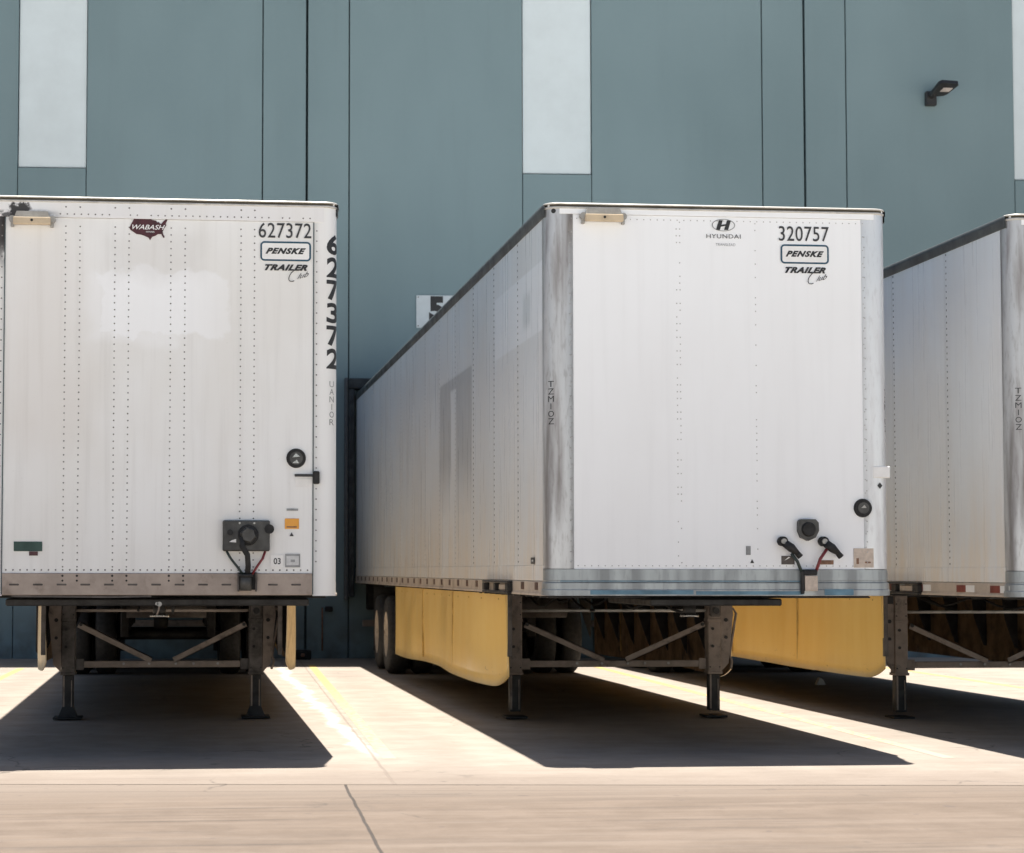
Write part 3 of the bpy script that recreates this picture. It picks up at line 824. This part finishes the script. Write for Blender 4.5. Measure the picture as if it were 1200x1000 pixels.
    for yy in (y1, y2):
        b = MB(); b.cyl((-1.0, yy, .51), (1, 0, 0), .065, 2.0, 'dark_steel', 16); b.cyl((-.1, yy-.28, .60), (0, 0, 1), .09, .18, 'dark_steel', 16); b.build('axle', bg)
        for sgn in (-1, 1):
            make_wheel(bg, sgn*1.135, yy, sgn); make_wheel(bg, sgn*.80, yy, sgn)
    for sgn in (-1, 1):
        b = MB(); b.box(min(sgn*.62, sgn*1.24), max(sgn*.62, sgn*1.24), y2+.72, y2+.73, .22, 1.12, 'rubber'); b.build('mud_flap', T)
    b = MB(); b.box(-1.2, 1.2, L-.14, L-.06, .50, .60, 'taupe', .01)
    for sgn in (-1, 1): b.box(sgn*.6-.04, sgn*.6+.04, L-.14, L-.06, .60, 1.16, 'taupe', .01)
    b.build('rear_guard', T)
    b = MB(); b.box(-W2+.01, W2-.01, L-.055, L-.01, ZB+.02, ZT-.02, 'white_clean', .01)
    for sx in (-.75, -.45, .45, .75): b.tube([(sx, L+.01, 1.25), (sx, L+.01, 3.95)], .016, 'taupe', 8)
    b.build('rear_door', T)
    return T

# ---- front furniture helpers (x local, z)
def clearance_lamp(T, x0, x1, z0, z1):
    b = MB(); xm = (x0+x1)/2
    b.poly([(x0+.02, -.012, z0+.035), (x1-.02, -.012, z0+.035), (x1-.045, -.012, z1), (x0+.045, -.012, z1)], (0, -.045, 0), 'lamp_grey')
    for sx in (x0+.014, x1-.014): b.cyl((sx, -.005, z0+.045), (0, -1, 0), .026, .04, 'lamp_grey', 14); b.box(sx-.012, sx+.012, -.03, -.006, z0-.012, z0+.03, 'lamp_grey', .003)
    o = b.build('marker_lamp', T)
    b = MB(); b.box(x0+.022, x1-.022, -.085, -.045, z0, z0+.055, 'lens', .008, 2); b.cyl((xm, -.084, z0+.03), (0, -1, 0), .010, .006, 'dark_steel', 8); b.build('lens', o)
def sticker(T, x0, x1, z0, z1, mat, name='sticker', y=-.0005, label=None):
    return MB().box(x0, x1, y-.0015, y, z0, z1, mat).build(name, T, label)
def flat(y): return lambda u0, v0: (lambda u, v: (u0+u, y, v0+v))
def rrect_frame(b, x0, x1, z0, z1, r, t, y, mat):
    i = b.mi(mat)
    def ring(x0, x1, z0, z1, r):
        P = []
        for cx_, cz_, a0 in ((x1-r, z1-r, 0), (x0+r, z1-r, 90), (x0+r, z0+r, 180), (x1-r, z0+r, 270)):
            for k in range(6):
                a = math.radians(a0+90*k/5); P.append(b.bm.verts.new((cx_+r*math.cos(a), y, cz_+r*math.sin(a))))
        return P
    A = ring(x0, x1, z0, z1, r); B = ring(x0+t, x1-t, z0+t, z1-t, max(r-t, .002))
    for k in range(len(A)):
        f = b.bm.faces.new((A[k], A[(k+1) % len(A)], B[(k+1) % len(A)], B[k])); f.material_index = i
def fleet_marks(T, x0, x1, zt, number, y=-.0025):
    w = x1-x0
    MB().text(number, w, .112, 'black_soft', lambda u, v: (x0+u, y, zt-.112+v), bold=.004, spacing=1.05).build('fleet_number', T)
    b = MB(); a0, a1 = x0+.012, x1-.002; zt2 = zt-.137
    b.box(a0+.004, a1-.004, y+.0006, y+.0012, zt2-.145+.004, zt2-.004, 'white_ink')
    rrect_frame(b, a0, a1, zt2-.145, zt2, .03, .013, y, 'blue_ink')
    m = (a0+a1)/2
    b.text('PENSKE', w*.77, .046, 'black', lambda u, v: (m-w*.385+u, y-.0005, zt2-.093+v), bold=.06, shear=.45, spacing=1.2)
    b.build('company_badge', T)
    b = MB(); z3 = zt2-.215
    b.text('TRAILER', w*.82, .046, 'black', lambda u, v: (m-w*.40+u, y, z3+v), bold=.055, shear=.45, spacing=1.15)
    C_ = [(m+.065+.035*math.cos(a)+.022*math.sin(a), y-.001, z3-.035+.045*math.sin(a)) for a in [math.radians(q) for q in range(60, 320, 20)]]
    b.tube([(m+.11, y-.001, z3+.015)]+C_, .003, 'black_soft', 5)
    b.text('lub', .085, .038, 'black_soft', lambda u, v: (m+.085+u, y, z3-.062+v+u*.25), bold=.0, shear=.6)
    b.build('service_badge', T)
def post_text(T, chars, zt, size_h, size_w, gap, sgn, s0, mat, bold=0., name='post_lettering'):
    """letters stacked down the rounded corner post; s0 arc distance from the front tangent to the letter's left edge"""
    b = MB(); z = zt
    for ch in chars:
        if ch != ' ':
            ww = size_w*(.14 if ch in 'I1' else 1); dx = (size_w-ww)/2
            hh = size_h if ch != '-' else size_h*.15; zz = z-size_h+(0 if ch != '-' else size_h*.45)
            def fn(u, v, zz=zz, dx=dx):
                s = s0+dx+u; r = RP+.0015
                if sgn == 1:
                    a = s/RP; return (W2-RP+r*math.sin(a), RP-r*math.cos(a), zz+v) if s > 0 else (W2-RP+s, -.0015, zz+v)
                s = s0+(size_w-dx-u); a = s/RP
                return (-W2+RP-r*math.sin(a), RP-r*math.cos(a), zz+v) if s > 0 else (-W2+RP-s, -.0015, zz+v)
            b.text(ch, ww, hh, mat, fn, bold=bold, sub=.02)
        z -= size_h+gap
    b.build(name, T)

# ---- left trailer
Lx, Ly = 1.1264-W2, 14.5535
TL = trailer((Lx, Ly), 'white semi-trailer numbered 627372 with maroon map logo, cut off by the left edge', 'left')
def lX(px): return 1.295-(395-px)/160.3
def lZ(py): return 1.164+(697-py)/158.8
fleet_marks(TL, lX(302), lX(364), lZ(262.5), '627372')
clearance_lamp(TL, lX(14), lX(64), lZ(271.5), lZ(255.5))
post_text(TL, '627372', lZ(274.5), .150, .125, .019, 1, .02, 'black', .03, 'corner_number')
post_text(TL, 'UANIOR', lZ(447), .044, .042, .012, 1, .045, 'grey_ink', 0., 'corner_code')
# maroon map badge
mp = [(275,180),(600,180),(640,200),(720,215),(740,250),(770,240),(800,270),(822,280),(860,230),(905,190),(925,150),(955,130),(962,160),(932,220),(910,270),(920,310),(890,350),(850,430),(862,490),(892,540),(872,560),(842,520),(822,482),(760,482),(700,520),(640,540),(600,610),(570,560),(540,545),(480,520),(420,500),(330,490),(270,450),(210,410),(190,370),(220,290),(250,240)]
q = [(lX(140+u/17.14), -.0005, lZ(250+v/17.14)) for u, v in mp]
b = MB(); b.poly(q, (0, -.0015, 0), 'maroon')
b.text('WABASH', (650/17.14)/160.3, .035, 'white_ink', lambda u, v: (lX(140+245/17.14)+u, -.0032, lZ(250+395/17.14)+v), bold=.01, shear=.35)
b.text('NATIONAL', (170/17.14)/160.3, .011, 'white_ink', lambda u, v: (lX(140+520/17.14)+u, -.0032, lZ(250+455/17.14)+v), bold=.01)
b.build('map_badge', TL)
# round document holder
b = MB(); cx_, cz_ = lX(347), lZ(537.5)
b.cyl((cx_, .002, cz_), (0, -1, 0), .072, .02, 'rubber', 28, .066); b.cyl((cx_, -.017, cz_), (0, -1, 0), .048, .004, 'box_grey', 24)
b.poly([(cx_-.03, -.0215, cz_+.004), (cx_-.005, -.0215, cz_+.034), (cx_+.028, -.0215, cz_+.012)], (0, -.004, 0), 'chrome')
b.poly([(cx_-.032, -.0215, cz_-.036), (cx_+.02, -.0215, cz_-.038), (cx_+.004, -.0215, cz_-.012)], (0, -.004, 0), 'chrome')
b.build('round_port', TL)
b = MB(); b.box(lX(345), lX(368.5), -.03, -.012, lZ(559), lZ(556), 'black', .004); b.box(lX(366.8), lX(374.2), -.04, -.002, lZ(567.5), lZ(552.5), 'dark_steel', .008); b.build('latch', TL)
sticker(TL, lX(346), lX(366), lZ(571), lZ(561), 'white_ink', 'tape_patch')
# socket box
b = MB(); x0, x1, z0, z1 = lX(261.5), lX(316.2), lZ(645.5), lZ(610)
b.box(x0, x1, -.05, .002, z0, z1, 'box_grey', .008)
for px in (281, 298): b.cyl((lX(px), -.051, z1-.02), (0, -1, 0), .008, .005, 'chrome', 8)
b.cyl((x1-.004, -.02, lZ(620)), (0, -1, 0), .035, .04, 'rubber', 14); b.cyl((lX(270), -.05, lZ(624)), (0, -1, 0), .022, .012, 'rubber', 12)
b.poly([(lX(269), -.052, lZ(635)), (lX(277), -.052, lZ(635.5)), (lX(277), -.052, lZ(631.5)), (lX(272), -.052, lZ(633))], (0, -.002, 0), 'white_ink')
sb = b.build('socket_box', TL)
b = MB(); b.cyl((lX(291), -.05, lZ(627)), (0, -1, 0), .076, .03, 'rubber', 24, .07); b.cyl((lX(291), -.08, lZ(627)), (0, -1, 0), .062, .045, 'box_grey', 6, .05); b.build('socket_cap', sb)
b = MB(); b.tube([(lX(266), -.03, z0), (lX(271), -.035, lZ(654)), (lX(279), -.04, lZ(664)), (lX(285), -.04, lZ(672))], .009, 'green_rubber', 8); b.build('air_line', TL, 'dark green air line')
b = MB(); b.tube([(lX(311), -.03, z0), (lX(308), -.035, lZ(654)), (lX(301), -.04, lZ(664)), (lX(296), -.04, lZ(672))], .009, 'red_rubber', 8); b.build('air_line', TL, 'red air line')
b = MB(); b.tube([(lX(284), -.10, lZ(630)), (lX(284), -.11, lZ(640)), (lX(290), -.10, lZ(650)), (lX(291), -.07, lZ(662)), (lX(290.5), -.05, lZ(674))], .021, 'rubber', 10); b.build('power_cable', TL)
b = MB(); b.cyl((lX(288.5), -.045, lZ(691)), (0, 0, 1), .042, .115, 'box_grey', 18); b.cyl((lX(288.5), -.045, lZ(675)), (0, 0, 1), .05, .02, 'rubber', 18)
for px in (280, 300.5): b.box(lX(px)-.006, lX(px)+.006, -.05, -.009, lZ(692), lZ(671), 'taupe_dark', .002)
b.box(lX(279), lX(302), -.012, -.0085, lZ(690), lZ(670), 'dark_steel'); b.build('cable_bracket', TL)
b = MB(); b.box(lX(21.5), lX(54), -.002, -.0005, lZ(646), lZ(635), 'green_ink'); b.box(lX(39), lX(49), -.002, -.0005, lZ(651), lZ(646.3), 'maroon'); b.build('rectangular_decal', TL, 'dark green rectangular decal')
sticker(TL, lX(334), lX(350.5), lZ(619.5), lZ(607.5), 'orange_ink', label='orange sticker')
sticker(TL, lX(336), lX(349.5), lZ(598.5), lZ(596), 'grey_ink', label='thin grey sticker')
b = MB(); b.box(lX(336), lX(348), -.0026, -.0022, lZ(618), lZ(616.5), 'rust'); b.poly([(lX(339.5), -.0008, lZ(628)), (lX(344.5), -.0008, lZ(628)), (lX(342), -.0008, lZ(623.5))], (0, -.001, 0), 'black_soft'); b.build('warning_mark', TL)
b = MB(); b.box(lX(317.5), lX(332), -.002, -.0005, lZ(664), lZ(649.5), 'white_ink'); b.text('03', .052, .046, 'black_soft', lambda u, v: (lX(321)+u, -.003, lZ(660.5)+v), bold=.02); b.build('number_sticker', TL)
b = MB(); b.box(lX(334.5), lX(352), -.002, -.0005, lZ(664), lZ(648.5), 'grey_ink'); b.box(lX(336), lX(350.5), -.0028, -.0021, lZ(661.5), lZ(651), 'pale_ink'); b.box(lX(341), lX(346), -.0034, -.0029, lZ(658), lZ(655), 'grey_ink'); b.build('plate_sticker', TL)
b = MB(); b.cyl((lX(189), -.02, 1.105), (0, -1, 0), .018, .02, 'lamp_grey', 10); b.cyl((lX(186), -.02, 1.108), (0, -1, 0), .012, .02, 'lamp_grey', 10); b.tube([(lX(189), -.03, 1.10), (lX(188), -.03, 1.06), (lX(186), -.01, 1.03)], .006, 'taupe', 6); b.build('hose_fitting', TL)

# ---- centre trailer
Cx, Cy = 2.6558+W2, 14.3957
TC = trailer((Cx, Cy), 'white semi-trailer numbered 320757 with H oval badge, in the middle', 'centre')
def cX(px): return -1.295+(px-640)/155.2
def cZ(py): return 1.164+(699.5-py)/158.4
fleet_marks(TC, cX(913), cX(972.5), cZ(263), '320757')
clearance_lamp(TC, cX(680), cX(731), cZ(263.5), cZ(247))
# oval badge
b = MB(); ex, ez = cX(847.5), cZ(263.3); i = b.mi('black_soft'); A = []; B = []
for k in range(32):
    a = 2*PI*k/32
    A.append(b.bm.verts.new((ex+.089*math.cos(a), -.002, ez+.046*math.sin(a)))); B.append(b.bm.verts.new((ex+.082*math.cos(a), -.002, ez+.041*math.sin(a))))
i2 = b.mi('grey_ink')
for k in range(32):
    f = b.bm.faces.new((A[k], A[(k+1) % 32], B[(k+1) % 32], B[k])); f.material_index = i2
for sx in (-1, 1):
    b.poly([(ex+sx*.031-.026, -.001, ez-.036), (ex+sx*.031+.004, -.001, ez-.036), (ex+sx*.031+.026, -.001, ez+.036), (ex+sx*.031-.004, -.001, ez+.036)], (0, -.0015, 0), 'black')
b.poly([(ex-.03, -.0012, ez-.014), (ex+.028, -.0012, ez-.002), (ex+.034, -.0012, ez+.012), (ex-.022, -.0012, ez+.0)], (0, -.0012, 0), 'black')
b.build('oval_emblem', TC); b = MB()
b.text('HYUNDAI', .26, .031, 'black_soft', lambda u, v: (ex-.13+u, -.002, cZ(279)+v), bold=.0, spacing=1.1)
b.text('TRANSLEAD', .15, .020, 'grey_ink', lambda u, v: (ex-.06+u, -.002, cZ(288)+v), bold=-.005)
b.build('maker_lettering', TC)
post_text(TC, 'TZMIOZ', cZ(449.5), .044, .048, .011, -1, .045, 'black', .0, 'corner_code')
post_text(TC, 'TZMIOZ', cZ(455), .042, .045, .013, 1, .09, 'black_soft', .0, 'corner_code')
# round socket cover, air couplings
b = MB(); x, z = cX(942.5), cZ(621.5)
b.poly([(x-.072, .002, z+.06), (x-.055, .002, z+.075), (x+.055, .002, z+.075), (x+.078, .002, z+.05), (x+.08, .002, z-.01), (x+.055, .002, z-.06), (x, .002, z-.085), (x-.055, .002, z-.06), (x-.075, .002, z-.01)], (0, -.05, 0), 'box_grey')
b.cyl((x, -.048, z), (0, -1, 0), .055, .02, 'rubber', 20, .045); b.build('socket_cover', TC)
for px, red in ((917, 0), (965, 1)):
    x, z = cX(px-4), cZ(635.5)
    b = MB(); b.cyl((x, .003, z), (0, -1, 0), .036, .05, 'rubber', 18); b.cyl((x, -.047, z), (0, -1, 0), .02, .02, 'lamp_grey', 12)
    b.tube([(x+.01, -.05, z-.015), (x+.055, -.06, z-.05), (x+.10, -.055, z-.085)], [.03, .033, .02], 'rubber', 10)
    b.tube([(x+.09, -.05, z-.075), (x+.125, -.05, z-.115)], [.02, .024], 'rubber', 10)
    b.build('air_coupling', TC)
b = MB(); b.tube([(cX(922), -.05, cZ(650)), (cX(929), -.045, cZ(659)), (cX(934), -.04, cZ(671))], .012, 'green_rubber', 8); b.build('air_line', TC, 'dark air line')
b = MB(); b.tube([(cX(964), -.05, cZ(644)), (cX(956), -.045, cZ(656)), (cX(951), -.04, cZ(671))], .012, 'red_rubber', 8); b.build('air_line', TC, 'red air line')
b = MB(); b.box(cX(936), cX(952), -.06, -.001, cZ(675), cZ(668.5), 'rubber', .006); b.box(cX(933.5), cX(937.2), -.05, -.02, cZ(697), cZ(670), 'dark_steel', .004); b.box(cX(937.6), cX(952.5), -.055, -.022, cZ(693.5), cZ(675.5), 'tan_ink', .004); b.build('hose_bracket', TC)
b = MB(); x, z = cX(1009.5), cZ(596)
b.cyl((x, .003, z), (0, -1, 0), .070, .02, 'rubber', 28, .064); b.cyl((x, -.017, z), (0, -1, 0), .042, .004, 'box_grey', 20)
b.poly([(x-.02, -.021, z+.0), (x+.005, -.021, z+.022), (x+.02, -.021, z+.0)], (0, -.003, 0), 'lamp_grey'); b.build('round_port', TC)
b = MB(); b.box(cX(1021.5), cX(1042.5), -.005, .012, cZ(560.5), cZ(546.5), 'white_ink', .006); b.build('post_patch', TC)
b = MB(); b.poly([(cX(1030)+.019*math.cos(a*PI/2), -.0008, cZ(569.5)+.024*math.sin(a*PI/2)) for a in range(4)], (0, -.002, 0), 'black'); b.build('hazard_dot', TC)
b = MB(); b.box(cX(998), cX(1021.5), -.0012, .0035, cZ(666), cZ(643.5), 'tan_ink'); b.box(cX(1001), cX(1004), -.002, -.0013, cZ(662), cZ(655), 'rust'); b.box(cX(1011), cX(1018), -.002, -.0013, cZ(661), cZ(659), 'rust'); b.build('sticker', TC, 'tan sticker')
b = MB(); b.box(cX(912.5), cX(928), .0, .0035, cZ(662.5), cZ(652.5), 'taupe_dark'); b.poly([(cX(916), -.0008, cZ(658)), (cX(921), -.0008, cZ(653.5)), (cX(923), -.0008, cZ(654.5))], (0, .0007, 0), 'white_ink'); b.build('sticker', TC, 'dark label below the coupling')
b = MB(); b.box(cX(957.5), cX(974), .0, .0035, cZ(662.5), cZ(657.5), 'rust'); b.build('sticker', TC, 'rust-red label below the coupling')
b = MB(); b.poly([(cX(876), .0035, cZ(661)), (cX(880.5), .0035, cZ(661)), (cX(878), .0035, cZ(656.5))], (0, -.003, 0), 'black_soft'); b.box(cX(871), cX(876.5), .0005, .0035, cZ(651.5), cZ(641), 'grey_ink'); b.build('warning_mark', TC)
b = MB(); b.box(-W2-.006, -W2-.0045, .50, .66, 1.40, 1.45, 'box_grey'); b.box(-W2-.0075, -W2-.0062, .55, .61, 1.418, 1.432, 'pale_ink'); b.build('side_decal', TC)
b = MB(); b.cyl((-W2+.062, .018, ZT-.062), (-.5, -.85, 0), .018, .012, 'dark_steel', 10); b.build('corner_bolt', TC)

# ---- right trailer
Rx, Ry = 6.2061+W2, 14.42
TR = trailer((Rx, Ry), 'white semi-trailer cut off by the right edge, red and white tape along its lower rail', 'right')
post_text(TR, 'TZMIOZ', cZ(449.5), .042, .045, .013, -1, .02, 'black_soft', .0, 'corner_code')
TR.location.z = -.012
